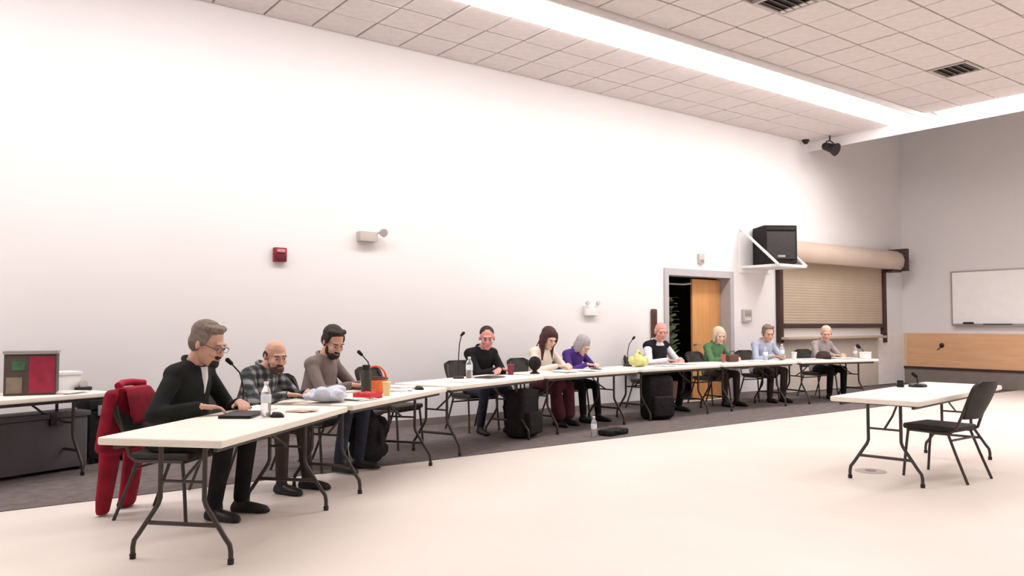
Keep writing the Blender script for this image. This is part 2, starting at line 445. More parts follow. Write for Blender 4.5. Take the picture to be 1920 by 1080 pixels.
MB().rbox(-1.98, 1.68, -.26, 0, 1.06, 1.11, .012).build('worktop', M_TAN, ct)
struct('trim_2', MB().rbox(17.16, 18.34, P_WALL - .05, P_WALL, .02, 1.13, .01), M_WHITE, label='white low panel in the far corner')

# end wall: wood wainscot, base, whiteboard
struct('trim_3', MB().rbox(T_END - .05, T_END, Y0 + .1, 9.27, .40, 1.155, .006), M_WOOD, label='honey wood wainscot along the end wall')
struct('trim_4', MB().rbox(T_END - .06, T_END, 9.27, 9.36, .30, 1.155, .008), mat_wood('pale_wood_edge', (.66, .46, .30), (.74, .54, .38)), label='pale wood edge strip of the wainscot')
struct('baseboard_right', MB().rbox(T_END - .07, T_END, Y0 + .1, 9.36, .0, .36, .01), M_BASE, label='brown-grey base below the wainscot')
struct('trim_5', MB().rbox(T_END - .10, T_END, Y0 + .1, 9.36, .36, .40, .006), M_DKTRIM)
struct('baseboard_left', MB().box(X0, DX0 - .07, P_WALL - .015, P_WALL, 0, .10).box(DX1 + .07, 13.5, P_WALL - .015, P_WALL, 0, .10), M_BASE)
wbd = thing('whiteboard', 'large whiteboard above the wood wainscot on the end wall', 'whiteboard', (T_END, 7.05, 0))
MB().box(-.03, 0, -1.22, 1.22, 1.37, 2.49).build('writing_surface', M_BOARD, wbd, 0)
b = MB()
for (a, c, d_, e) in ((-1.25, -1.22, 1.34, 2.52), (1.22, 1.25, 1.34, 2.52), (-1.22, 1.22, 1.34, 1.37), (-1.22, 1.22, 2.49, 2.52)): b.box(-.035, 0, a, c, d_, e)
b.build('board_frame', M_ALU, wbd, 0)
MB().rbox(-.12, -.035, -1.2, 1.2, 1.325, 1.345, .004).build('marker_tray', M_ALU, wbd)
er = thing('board_eraser', 'small dark eraser lying on the whiteboard tray', 'eraser', (T_END - .08, 7.93, 1.345))
MB().rbox(-.03, .03, -.10, .10, .015, .06, .012).build('grip', M_BLACKPL, er); MB().rbox(-.032, .032, -.105, .105, 0, .018, .004).build('felt', M_BASE, er)
mk = thing('board_marker', 'black marker lying on the whiteboard tray', 'marker', (T_END - .08, 7.35, 1.356), 0)
MB().tube([(0, -.28, 0), (0, .2, 0)], .011, 10).build('barrel', M_BLACKPL, mk); MB().tube([(0, .2, 0), (0, .28, 0)], .0125, 10).build('cap', M_DKTRIM, mk)
hk = thing('wall_hook', 'small black hook with dangling cord on the wood wainscot', 'hook', (T_END - .05, 8.51, .89))
MB().lathe([(.05, 0), (.05, .015), (.02, .03), (.028, .06), (.0, .07)], 14, Matrix.Rotation(-PI / 2, 4, 'Y')).build('knob', M_BLACKPL, hk)
MB().tube([(-.02, .0, -.02), (-.02, .05, -.07), (-.012, .10, -.10)], .008, 6).build('cord', M_BLACKPL, hk)

# things on the long wall
fa = thing('fire_alarm', 'dark red fire alarm horn box on the white wall', 'fire alarm', (3.53, P_WALL, 2.205))
MB().rbox(-.08, .08, -.06, 0, -.085, .085, .012).build('body', M_ALARM, fa)
MB().rbox(-.062, .062, -.075, -.055, -.065, .005, .006).build('horn_grille', mat('alarm_dark_red', (.12, .01, .02), .5, .1), fa)
MB().rbox(-.05, .05, -.085, -.055, .025, .065, .008).build('strobe_lens', mat('strobe_lens', (.55, .25, .28), .2, .05), fa)
em = thing('emergency_light', 'beige emergency light with a tilted lamp head on the white wall', 'emergency light', (4.68, P_WALL, 2.50))
MB().rbox(-.13, .12, -.11, 0, -.07, .06, .012).build('battery_box', M_BEIGE, em)
MB().lathe([(.02, 0), (.05, .03), (.055, .07), (.0, .075)], 16, Matrix.Translation((.19, -.08, .07)) @ Matrix.Rotation(R(110), 4, 'X')).build('lamp_head', M_ALU, em)
MB().tube([(.11, -.05, .03), (.16, -.06, .06), (.19, -.07, .07)], .012, 8).build('lamp_arm', M_BEIGE, em)
ex = thing('door_chime', 'small beige chime box on the wall above the doorway', 'chime', (11.25, P_WALL, 2.53))
MB().rbox(-.07, .07, -.05, 0, -.09, .09, .01).build('box', M_BEIGE, ex); MB().rbox(-.05, .05, -.058, -.045, -.06, -.01, .004).build('grille', M_ALU, ex)
th = thing('twin_lamp', 'small white twin-headed wall lamp behind the purple-clad person', 'wall lamp', (8.58, P_WALL, 1.60))
MB().rbox(-.13, .13, -.07, 0, -.10, .06, .012).build('box', M_WHITE, th)
for s_ in (-1, 1): MB().lathe([(.015, 0), (.032, .02), (.036, .05), (.0, .052)], 14, Matrix.Translation((s_ * .11, -.05, .09)) @ Matrix.Rotation(R(80), 4, 'X')).build('lamp_head', M_BEIGE, th)
cp = thing('control_panel', 'grey wall control panel between the doorway and the shutter', 'control panel', (12.53, P_WALL, 1.52))
MB().rbox(-.12, .12, -.06, 0, -.12, .12, .01).build('housing', M_BEIGE, cp); MB().rbox(-.09, .09, -.068, -.05, .0, .09, .004).build('display', M_ALU, cp)
for k in range(3): MB().rbox(-.08 + .06 * k, -.045 + .06 * k, -.068, -.05, -.08, -.045, .004).build('button', M_WHITE, cp)
wp = thing('wall_panel', 'narrow dark brown upright board on the wall left of the doorway', 'board', (10.03, P_WALL, 1.36))
MB().rbox(-.065, .065, -.05, 0, -.26, .26, .03, 3).build('board', M_BROWN, wp); MB().rbox(-.03, .03, -.06, -.045, -.2, .2, .008).build('inlay', M_DKTRIM, wp)

# bracket shelf with the big black speaker
ws = thing('bracket_shelf', 'white wall shelf hung on diagonal struts beside the shutter', 'shelf', (12.80, P_WALL, 2.43))
MB().rbox(-.40, .42, -.86, -.02, -.03, .02, .008).build('shelf_board', M_WHITE, ws)
MB().rbox(-.44, .50, -.03, 0, -.10, .78, .006).build('back_plate', M_WHITE, ws)
for x_ in (-.42, .44): MB().tube([(x_, -.03, .72), (x_, -.84, .0)], .026, 8).build('strut', M_WHITE, ws)
sp = thing('black_speaker', 'bulky black speaker cabinet standing on the white bracket shelf', 'speaker', (12.82, P_WALL - .45, 2.45), R(-33))
MB().rbox(-.31, .31, -.30, .28, .02, .72, .02).build('cabinet', M_BLACKFAB, sp)
MB().rbox(-.27, .27, -.325, -.29, .10, .60, .015).build('grille', mat('speaker_grille', (.035, .032, .032), .7, .2, 60, .4, 300), sp)
MB().rbox(-.27, .27, -.315, -.29, .63, .68, .006).build('top_strip', M_BLACKPL, sp)
MB().rbox(-.07, .07, -.332, -.31, .13, .17, .006).build('badge', M_ALU, sp)
for x_ in (-.25, .25):
    for y_ in (-.23, .22): MB().lathe([(.03, 0), (.025, .025)], 10, Matrix.Translation((x_, y_, 0))).build('foot', M_BLACKPL, sp)

# fixtures hung at the end of the soffit
sc = thing('spotlight', 'black spotlight hanging below the ceiling near the far corner', 'spotlight', (14.45, 8.78, CEIL))
MB().tube([(0, 0, 0), (0, 0, -.12)], .015, 8).build('stem', M_BLACKPL, sc)
MB().tube([(-.12, 0, -.24), (-.12, 0, -.14), (0, 0, -.11), (.12, 0, -.14), (.12, 0, -.24)], .014, 8).build('yoke', M_BLACKPL, sc)
MB().lathe([(.05, -.16), (.08, -.12), (.09, .04), (.13, .14), (.13, .15), (.11, .15)], 18, Matrix.Translation((0, 0, -.25)) @ Matrix.Rotation(R(115), 4, 'X')).build('lamp_can', M_BLACKPL, sc)
sc2 = thing('security_camera', 'tiny black dome camera at the top of the white wall', 'camera', (14.40, P_WALL - .12, CEIL - .01))
MB().lathe([(.07, 0), (.07, -.03), (.05, -.035)], 14).build('base', M_BLACKPL, sc2); MB().ell((0, 0, -.04), (.055, .055, .05)).build('dome', M_BLACKPL, sc2)
fh = thing('floor_hatch', 'round grey floor outlet plate beneath the solo table', 'floor plate', (7.2, 4.02, 0))
MB().lathe([(.14, 0), (.14, .003), (.13, .005), (.02, .005)], 28).build('rim', mat('plate_grey', (.42, .36, .33), .5, .08), fh)
MB().lathe([(.05, .004), (.05, .008), (.0, .008)], 16).build('lid', M_BASE, fh)

# ------------------------------------------------------------------ folding tables
TABLE_H = .74
def make_table(name, label, L, W, group=None):
    t = thing(name, label, 'table', group=group)
    MB().rbox(-L / 2, L / 2, -W / 2, W / 2, TABLE_H - .045, TABLE_H, .014, 3).build('tabletop', M_OFFW, t)
    for s_ in (-1, 1):
        b = MB(); b.box(-L / 2 + .06, L / 2 - .06, s_ * (W / 2 - .07) - .012, s_ * (W / 2 - .07) + .012, TABLE_H - .075, TABLE_H - .04); b.build('side_rail', M_LEG, t, 0)
    for e in (-1, 1):
        x = e * (L / 2 - .24)
        MB().tube([(x, -W / 2 + .08, TABLE_H - .06), (x, W / 2 - .08, TABLE_H - .06)], .015, 8).build('top_bar', M_LEG, t)
        for s_ in (-1, 1):
            i_, o_ = W * .185, W * .41
            pts = [(x, s_ * i_, TABLE_H - .05), (x, s_ * i_, .36), (x, s_ * (i_ + .012), .325), (x, s_ * (i_ + .035), .29), (x, s_ * (o_ - .035), .145), (x, s_ * (o_ - .008), .11), (x, s_ * o_, .07), (x, s_ * o_, .012)]
            lg = MB().tube(pts, .0145, 8).build('leg', M_LEG, t, 60)
            MB().lathe([(.018, 0), (.019, .03), (.015, .032)], 10, Matrix.Translation((x, s_ * o_, 0))).build('foot_cap', M_BLACKPL, lg)
        MB().tube([(x, -W * .30, .215), (x, W * .30, .215)], .013, 8).build('stretcher', M_LEG, t)
        MB().tube([(x, 0, .46), (x - e * .20, 0, .56), (x - e * .36, 0, TABLE_H - .05)], .010, 6).build('brace', M_LEG, t)
        MB().tube([(x, -W * .185, .46), (x, W * .185, .46)], .010, 6).build('brace_bar', M_LEG, t)
    return t
ANG = [43, 34, 20, 8, 4, -2, -12]
TL, TW, GAP = 1.83, .76, .10
TLAB = ['cream folding table nearest the viewer, at the left end of the curved row',
        'cream folding table in front of the plaid and grey-brown shirted men',
        'cream folding table with the empty black chair behind it',
        'cream folding table in front of the woman with long dark hair',
        'cream folding table with the lime bag and the dark-vested bald man',
        'cream folding table in front of the person in green',
        'cream folding table at the far right end of the curved row']
TAB = []
px, py = 1.37, 4.47
proto = None
for i, a in enumerate(ANG):
    d = Vector((math.cos(R(a)), math.sin(R(a)))); n = Vector((-d.y, d.x))
    c = Vector((px, py)) + d * TL / 2 + n * TW / 2
    t = make_table('folding_table', TLAB[i], TL, TW, 'cream folding tables in the curved row') if proto is None else copy_tree(proto)
    if proto is None: proto = t
    t['label'] = TLAB[i]; t.location = (c.x, c.y, .006 if c.y > 7.4 else 0); t.rotation_euler = (0, 0, R(a))
    TAB.append((Vector((px, py)), d, n, R(a)))
    px += d.x * (TL + GAP); py += d.y * (TL + GAP)
def on(ti, s_, w_, z=TABLE_H + .002):
    p, d, n, a = TAB[ti - 1]; q = p + d * s_ + n * w_
    return (q.x, q.y, z + (.006 if ti >= 4 else 0))
def seat_at(ti, s_, off):
    p, d, n, a = TAB[ti - 1]; q = p + d * s_ + n * off
    return (q.x, q.y), a - PI          # rotation such that local +Y faces the table
def rot(ti): return TAB[ti - 1][3]

solo = make_table('folding_table', 'lone cream folding table standing apart on the open floor', 2.44, .74)
solo.location = (7.75, 3.79, 0); solo.rotation_euler = (0, 0, R(8))
side = make_table('folding_table', 'cream folding table by the white wall at the left edge', 1.83, .74)
SA = R(21.7)
sd, sn = Vector((math.cos(SA), math.sin(SA))), Vector((-math.sin(SA), math.cos(SA)))
SF = Vector((1.52, 8.20))
sc_ = SF - sd * .915 + sn * .37
side.location = (sc_.x, sc_.y, .006); side.rotation_euler = (0, 0, SA)
def on_side(s_, w_):
    q = SF - sd * s_ + sn * w_; return (q.x, q.y, TABLE_H + .008)

# ------------------------------------------------------------------ stacking chair
def make_chair(label):
    t = thing('stacking_chair', label, 'chair', group='black stacking chairs')
    MB().rbox(-.225, .225, -.21, .24, .425, .475, .022, 3).build('seat', M_CHAIRFAB, t)
    # backrest: curved panel, rounded top, waisted at the bottom
    vs = []; fs = []; nx, nz = 10, 10
    for side_ in (0, 1):
        for j in range(nz + 1):
            v = j / nz; z = .545 + .335 * v
            hw_ = .165 + .055 * math.sin(min(1, v * 1.6) * PI / 2)
            if v > .82: hw_ *= math.sqrt(max(.2, 1 - ((v - .82) / .22) ** 2))
            for i in range(nx + 1):
                u = -1 + 2 * i / nx
                vs.append((u * hw_, -.245 - .14 * v - .035 * (1 - u * u) - (.03 if side_ else 0), z))
    k = (nx + 1) * (nz + 1)
    for side_ in (0, 1):
        for j in range(nz):
            for i in range(nx):
                a = side_ * k + j * (nx + 1) + i; fs.append((a, a + 1, a + nx + 2, a + nx + 1))
    edge = [i for i in range(nx + 1)] + [j * (nx + 1) + nx for j in range(1, nz + 1)] + [nz * (nx + 1) + i for i in range(nx - 1, -1, -1)] + [j * (nx + 1) for j in range(nz - 1, 0, -1)]
    for i in range(len(edge)):
        a, b_ = edge[i], edge[(i + 1) % len(edge)]; fs.append((a, b_, b_ + k, a + k))
    MB().add(vs, fs).build('backrest', M_CHAIRFAB, t, 50)
    for s_ in (-1, 1):
        MB().tube([(s_ * .215, .19, .43), (s_ * .222, .215, .22), (s_ * .23, .235, .0)], .0125, 8).build('leg', M_LEG, t)
        MB().tube([(s_ * .215, -.15, .43), (s_ * .222, -.23, .22), (s_ * .23, -.32, .0)], .0125, 8).build('leg', M_LEG, t)
        MB().tube([(s_ * .22, .20, .42), (s_ * .22, -.16, .415), (s_ * .215, -.22, .45), (s_ * .20, -.262, .56), (s_ * .195, -.33, .74), (s_ * .17, -.37, .83)], .0125, 8).build('side_frame', M_LEG, t)
    MB().tube([(-.22, -.19, .36), (.22, -.19, .36)], .010, 8).build('cross_bar', M_LEG, t)
    MB().tube([(-.22, .19, .41), (.22, .19, .41)], .010, 8).build('cross_bar', M_LEG, t)
    return t
chair_proto = make_chair('black stacking chair pulled up to the lone table')
chair_proto.location = (7.48, 3.50, 0); chair_proto.rotation_euler = (0, 0, R(0))
def chair(label, x, y, rz, z=None):
    c = copy_tree(chair_proto); c['label'] = label
    c.location = (x, y, (.006 if y > 7.25 else 0) if z is None else z); c.rotation_euler = (0, 0, rz)
    return c

# ------------------------------------------------------------------ people
def ik(a, c, l1, l2, pole):
    a, c = Vector(a), Vector(c); d = c - a; L = min(d.length, (l1 + l2) * .995)
    t = d.normalized(); c = a + t * L
    x = (l1 * l1 - l2 * l2 + L * L) / (2 * L); h = math.sqrt(max(0, l1 * l1 - x * x))
    p = Vector(pole); p = (p - t * p.dot(t)).normalized()
    return a + t * x + p * h, c

def person(label, loc, rz, lean=12, head=(0, 15), sc=1.04, skin=None, hair='short', hairm=None, beard=None, top=None, pants=None,
           hands=((.16, .42), (-.14, .40)), handz=.77, feet=((.13, .42), (-.13, .40)), fat=1.0, shoes=None, shirt=None, glasses=False, skirt=False, collar=None, slump=0, z0=0, vest=None, goatee=False, beardthin=False):
    skin = skin or M_SKIN; shoes = shoes or M_BLACKPL
    t = thing('person', label, 'person', (loc[0], loc[1], z0), rz)
    th = R(lean); piv = Vector((0, -.02, .54))
    Rm = Matrix.Rotation(-th, 4, 'X')
    def sp_(x, y, z):      # torso frame: z above the pelvis
        b_ = max(0, z) / .5
        q = Matrix.Rotation(-th * (.5 + .5 * b_), 4, 'X') @ Vector((x, y, z))
        return piv + q * sc
    def ring(z, rx, ry, y=0, inf=0):
        c = sp_(0, y, z); ax = Vector((1, 0, 0)) * (rx + inf) * sc
        ay = (sp_(0, y + .1, z) - c).normalized() * (ry + inf) * sc
        return (c, ax, ay)
    f_ = fat
    def torso(b, inf=0, top_z=.50):
        b.loft([ring(-.075, .13 * f_, .10, 0, inf), ring(-.03, .17 * f_, .13 * f_, 0, inf), ring(.05, .172 * f_, .135 * f_, .01 * f_, inf), ring(.16, .155 * f_, .125 * f_, .012 * f_, inf), ring(.28, .165, .122, .008, inf), ring(.38, .172, .112, 0, inf), ring(.45, .150, .092, -.008, inf), ring(top_z, .085, .068, -.006, inf)], 24)
        for s_ in (-1, 1): b.cap(sp_(s_ * .06, -.005, .462), sp_(s_ * .168, -.005, .435), .055 * sc + inf, .062 * sc + inf)
    b = MB(); torso(b, -.012)
    neck0 = sp_(0, -.012, .47); hc = sp_(0, .035 + .02 * slump, .655 - .03 * slump)
    hy, hp = head
    HM = Matrix.Translation(hc) @ Matrix.Rotation(R(hy), 4, 'Z') @ Matrix.Rotation(-R(hp), 4, 'X') @ Matrix.Scale(sc * 1.11, 4)
    b.cap(neck0, HM @ Vector((0, -.025, -.05)), .058 * sc, .054 * sc)
    # head
    b.ell((0, -.015, .03), (.077, .097, .092), HM); b.ell((0, .030, -.035), (.063, .064, .085), HM); b.ell((0, .042, -.085), (.046, .046, .036), HM)
    b.cap((0, .094, .005), (0, .113, -.033), .009, .0135, HM); b.ell((0, .080, .024), (.052, .016, .010), HM)
    for s_ in (-1, 1):
        b.ell((s_ * .036, .072, -.03), (.024, .021, .022), HM); b.ell((s_ * .080, -.008, -.008), (.009, .018, .029), HM, rot=Matrix.Rotation(s_ * -.3, 4, 'Z'))
        b.ell((s_ * .012, .104, -.037), (.009, .009, .008), HM)
    b.ell((0, .088, -.068), (.024, .012, .010), HM); b.ell((0, .080, -.105), (.021, .018, .016), HM)
    # arms
    sleeves = MB(); bs = MB()
    for s_, (hx_, hy_) in zip((1, -1), hands):
        sh_ = sp_(s_ * .178, 0, .425)
        wr = Vector((hx_, hy_, handz + .035))
        el, wr = ik(sh_, wr, .295 * sc, .265 * sc, (s_ * .75, -.35, -.6))
        b.cap(sh_, el, .043 * sc, .036 * sc); b.cap(el, wr, .037 * sc, .026 * sc)
        sleeves.cap(sh_, el, .060 * sc, .050 * sc); sleeves.cap(el, el.lerp(wr, .93), .050 * sc, .037 * sc)
        # hand
        f = (wr - el).normalized(); f.z = min(f.z, -.05) * .4; f.normalize()
        n_ = Vector((0, 0, -1)); n_ = (n_ - f * n_.dot(f)).normalized(); l_ = f.cross(n_) * s_   # towards the thumb
        if l_.x * s_ > 0: l_ = -l_
        def hp_(u, v, w_): return wr + (f * u + l_ * v + n_ * w_) * sc
        for v in (-.030, -.010, .010, .030): b.cap(hp_(-.005, v * .6, 0), hp_(.088, v, .004), .015 * sc, .0125 * sc)
        b.cap(hp_(.03, -.02, .0), hp_(.03, .02, 0), .016 * sc, .016 * sc)
        for v, ln, r_ in ((.031, .072, .0092), (.010, .082, .0095), (-.011, .076, .0090), (-.031, .058, .0082)):
            base = hp_(.090, v, .003); cu_ = 0; segs = (.45, .32, .26)
            dirv = (f + l_ * v * 1.6).normalized(); cur = base
            for k, fr_ in enumerate(segs):
                cu_ += (14, 26, 22)[k]
                dv = dirv * math.cos(R(cu_)) + n_ * math.sin(R(cu_)); nx_ = cur + dv * ln * fr_ * sc
                b.cap(cur, nx_, r_ * sc * (1 - .06 * k), r_ * sc * (.95 - .06 * k), n=8); cur = nx_
        t1 = hp_(.022, .026, .006); t2 = hp_(.052, .055, .016); t3 = hp_(.082, .062, .022)
        b.cap(t1, t2, .0135 * sc, .011 * sc, n=8); b.cap(t2, t3, .011 * sc, .009 * sc, n=8)
    # legs
    tr = MB()
    tr.ell(piv + Vector((0, -.005, .005)), (.175 * f_ * sc, .145 * f_ * sc, .088 * sc))
    for s_, (fx, fy) in zip((1, -1), feet):
        hip = piv + Vector((s_ * .095, 0, 0)) * sc
        ank = Vector((fx, fy, .095))
        kn, ank = ik(hip, ank, .43 * sc, .425 * sc, (s_ * .12, .6, .8))
        b.cap(hip, kn, .070 * sc, .048 * sc); b.cap(kn, ank, .045 * sc, .034 * sc)
        fd = Vector((s_ * .12, 1, 0)).normalized()
        b.cap(ank - fd * .03 + Vector((0, 0, -.055)), ank + fd * .12 + Vector((0, 0, -.068)), .030, .022)
        tr.cap(hip, kn, .088 * sc * (f_ * .5 + .5), .064 * sc); tr.cap(kn, ank + Vector((0, 0, .02)), .062 * sc, .050 * sc)
        if skirt:
            tr.cap(kn + Vector((0, .02, 0)), ank + Vector((0, .03, .07)), .075, .10)
        s2 = MB(); base = ank.copy(); base.z = 0
        s2.loft([(base - fd * .075 + Vector((0, 0, .03)), Vector((fd.y, -fd.x, 0)) * .020, Vector((0, 0, .026))),
                 (base - fd * .05 + Vector((0, 0, .045)), Vector((fd.y, -fd.x, 0)) * .037, Vector((0, 0, .045))),
                 (base + fd * .03 + Vector((0, 0, .045)), Vector((fd.y, -fd.x, 0)) * .042, Vector((0, 0, .045))),
                 (base + fd * .12 + Vector((0, 0, .036)), Vector((fd.y, -fd.x, 0)) * .050, Vector((0, 0, .036))),
                 (base + fd * .185 + Vector((0, 0, .028)), Vector((fd.y, -fd.x, 0)) * .040, Vector((0, 0, .028))),
                 (base + fd * .215 + Vector((0, 0, .02)), Vector((fd.y, -fd.x, 0)) * .015, Vector((0, 0, .014)))], 16)
        s2.cap(base + Vector((0, 0, .075)), base + Vector((0, 0, .10)), .045, .045)
        s2.remesh('shoe', shoes, t, .009, 3)
    if skirt:
        k1 = piv + Vector((0, .18, -.01)); tr.cap(piv, piv + Vector((0, .40, .0)), .10, .09)
    b.remesh('body', skin, t, .0072, 3)
    tr.remesh('skirt' if skirt else 'trousers', pants, t, .011, 5)
    gb = MB(); torso(gb, .012)
    if vest is not None:
        sl = MB(); sl.v, sl.f, sl.mi = list(sleeves.v), list(sleeves.f), list(sleeves.mi)
        torso(sl, .008); sl.remesh('shirt', top, t, .010, 4)
        gv = MB(); torso(gv, .018, .46); gv.remesh('vest', vest, t, .011, 5)
    else:
        k = len(gb.v); gb.v += sleeves.v; gb.f += [tuple(i + k for i in f) for f in sleeves.f]; gb.mi += sleeves.mi
        gb.remesh('sweater' if shirt is None else 'jacket', top, t, .010, 5)
    cz = MB(); pts = []
    for k in range(16):
        a = 2 * PI * k / 16; pts.append(sp_(.074 * math.cos(a), -.008 + .068 * math.sin(a), .508 - .022 * math.sin(a)))
    cz.tube(pts, .015 * sc, 8, closed=True); cz.build('collar', collar or top, t, 80)
    if shirt is not None:
        b2 = MB(); b2.loft([(sp_(0, .070, .50), Vector((.038, 0, 0)), Vector((0, .02, 0))), (sp_(0, .098, .43), Vector((.030, 0, 0)), Vector((0, .026, 0))), (sp_(0, .124, .35), Vector((.012, 0, 0)), Vector((0, .010, 0))), (sp_(0, .13, .3), Vector((.004, 0, 0)), Vector((0, .004, 0)))], 14)
        b2.build('shirt_front', shirt, t, 80)
    for s_ in (-1, 1):
        e = MB().m(M_EYEW).ell((s_ * .031, .0845, -.002), (.0115, .0120, .0085), HM, 12); e.m(M_EYED).ell((s_ * .031, .0935, -.001), (.0062, .0055, .0062), HM, 8)
        e.build('eye', None, t, 80)
        MB().cap((s_ * .018, .098, .020), (s_ * .048, .088, .021), .0045, .0035, HM, 8).build('eyebrow', hairm or M_DKTRIM, t, 80)
    MB().ell((0, .0975, -.069), (.022, .006, .006), HM, 12).build('mouth', M_LIP, t, 80)
    hm = hairm or M_DKTRIM
    hb_ = MB()
    if hair == 'short':
        hb_.ell((0, -.028, .056), (.084, .098, .080), HM); hb_.ell((0, -.052, -.002), (.080, .068, .078), HM)
        for s_ in (-1, 1): hb_.ell((s_ * .072, .0, .03), (.014, .045, .045), HM)
        for k in range(7): hb_.ell((-.06 + .02 * k, .045 - abs(k - 3) * .008, .098), (.022, .03, .02), HM)
    elif hair == 'bald':
        hb_.ell((0, -.062, -.008), (.075, .056, .050), HM)
        for s_ in (-1, 1): hb_.ell((s_ * .073, -.02, .015), (.010, .040, .026), HM)
    elif hair == 'crop':
        hb_.ell((0, -.027, .051), (.081, .096, .078), HM); hb_.ell((0, -.045, .0), (.080, .068, .066), HM)
    elif hair == 'bob':
        hb_.ell((0, -.025, .050), (.093, .107, .088), HM); hb_.ell((0, -.05, -.02), (.092, .075, .105), HM)
        for s_ in (-1, 1): hb_.ell((s_ * .082, .0, -.02), (.020, .055, .095), HM)
    elif hair == 'long':
        hb_.ell((0, -.025, .054), (.092, .105, .086), HM); hb_.ell((0, -.055, -.02), (.092, .075, .10), HM)
        for s_ in (-1, 1):
            hb_.ell((s_ * .080, .01, -.01), (.022, .060, .10), HM)
            hb_.cap(HM @ Vector((s_ * .07, -.02, -.06)), sp_(s_ * .085, .075, .36), .045, .040)
        hb_.cap(HM @ Vector((0, -.07, -.05)), sp_(0, -.11, .34), .07, .06)
    hb_.remesh('hair', hm, t, .0085, 3)
    if beard is not None:
        bb = MB()
        if goatee: bb.ell((0, .078, -.095), (.030, .030, .036), HM)
        else: bb.ell((0, .052, -.090), (.054, .050, .044), HM)
        for s_ in ((-1, 1) if not goatee else ()): bb.ell((s_ * (.055 if not beardthin else .050), .026, -.056), (.013, .026, .042) if not beardthin else (.012, .022, .028), HM)
        bb.ell((0, .094, -.053), (.030, .014, .009), HM)
        bb.remesh('beard', beard, t, .007, 2)
    if glasses:
        g = MB()
        for s_ in (-1, 1):
            pts = [HM @ Vector((s_ * .032 + .024 * math.cos(2 * PI * k / 14), .108, -.002 + .018 * math.sin(2 * PI * k / 14))) for k in range(14)]
            g.tube(pts, .0016, 6, closed=True); g.tube([HM @ Vector((s_ * .056, .106, .002)), HM @ Vector((s_ * .082, .0, .006))], .0022, 6)
        g.tube([HM @ Vector((-.008, .110, .0)), HM @ Vector((.008, .110, .0))], .0025, 6)
        g.build('glasses', M_BLACKPL, t, 80)
    return t

C_JKT = mat('black_jacket', (.016, .018, .017), .85, .3, 8, .2, 120, spec=.2)
C_BLK = mat('black_knit', (.014, .013, .015), .9, .25, 10, .2, 140, spec=.2)
C_GRB = mat('grey_brown_knit', (.20, .165, .15), .9, .15, 10, .2, 140)
C_CREAM = mat('cream_knit', (.80, .70, .62), .9, .05, 10, .2, 120)
C_PURP = mat('purple_knit', (.075, .030, .22), .85, .2, 10, .2, 120)
C_GREEN = mat('green_knit', (.09, .20, .09), .85, .2, 10, .2, 120)
C_WHITE = mat('white_shirt', (.72, .72, .80), .8, .06, 10, .15, 90)
C_BLUE = mat('pale_blue_shirt', (.42, .46, .58), .8, .12, 10, .15, 90)
C_GREY = mat('grey_top', (.32, .28, .28), .85, .12, 10, .15, 90)
C_JEAN = mat('dark_jeans', (.022, .026, .045), .85, .25, 14, .15, 180)
C_MAR = mat('maroon_cloth', (.085, .018, .03), .9, .25, 9, .2, 120)
C_BRN = mat('dark_brown_trousers', (.045, .03, .024), .9, .2, 10, .15, 120)
C_BLKT = mat('black_trousers', (.012, .011, .012), .9, .25, 10, .15, 120, spec=.2)
C_PLAID = mat_plaid('plaid_flannel', (.022, .026, .028), (.085, .095, .095), (.30, .30, .29))
H_GREY = mat('hair_greybrown', (.20, .15, .125), .8, .3, 40, .4, 120)
H_BRD = mat('beard_brown', (.085, .05, .04), .8, .3, 40, .3, 120)
H_DARK = mat('hair_dark', (.028, .020, .017), .75, .3, 40, .4, 120)
H_BROWN = mat('hair_darkbrown', (.055, .020, .020), .7, .3, 40, .4, 120)
H_SILV = mat('hair_silver', (.36, .34, .36), .75, .2, 40, .4, 120)
H_PALE = mat('hair_pale', (.62, .50, .38), .75, .15, 40, .4, 120)

def sitter(ti, s_, off, label, chairlabel, turn=0, cback=.02, **kw):
    (x, y), rz = seat_at(ti, s_, off)
    rz += R(turn); z0 = .006 if y > 7.0 else 0
    chair(chairlabel, x + math.sin(rz) * cback, y - math.cos(rz) * cback, rz, z0)
    return person(label, (x, y), rz, z0=z0, **kw)

P1 = sitter(1, 1.27, 1.07, 'grey-haired man in black jacket and glasses at the near table', 'black chair with a red coat over it under the man in black jacket',
            lean=14, head=(-6, 20), sc=1.12, hair='short', hairm=H_GREY, beard=H_DARK, top=C_JKT, pants=C_BLKT, shirt=M_PAPER, collar=C_JKT, glasses=True, goatee=True, fat=1.15,
            hands=((.24, .31), (-.10, .42)), feet=((.12, .36), (-.14, .42)))
P2 = sitter(2, .14, 1.04, 'bald bearded man in a dark plaid flannel shirt', 'black chair under the bald man in plaid',
            cback=.12, lean=16, head=(-30, 12), sc=.98, beardthin=True, hair='bald', hairm=H_DARK, beard=H_BRD, top=C_PLAID, pants=C_BRN, fat=1.12, collar=C_PLAID,
            hands=((.14, .44), (-.15, .44)), feet=((.12, .38), (-.12, .46)), slump=1)
P3 = sitter(2, 1.10, 1.04, 'dark-haired bearded man in a grey-brown sweater looking down', 'black chair under the man in grey-brown sweater',
            lean=12, head=(-28, 26), sc=1.05, hair='short', hairm=H_DARK, beard=H_DARK, top=C_GRB, pants=C_JEAN, fat=1.1,
            hands=((.10, .44), (-.12, .44)), feet=((.14, .34), (-.12, .40)))
P4 = sitter(4, -.22, 1.03, 'short-haired man in black sweater with forearms on the table', 'black chair under the man in black sweater',
            turn=-8, cback=.08, lean=14, head=(-30, 12), sc=1.05, skin=M_SKINR, hair='crop', hairm=H_DARK, top=C_BLK, pants=C_JEAN, fat=1.1,
            hands=((-.04, .44), (.02, .50)), feet=((.16, .30), (-.16, .44)))
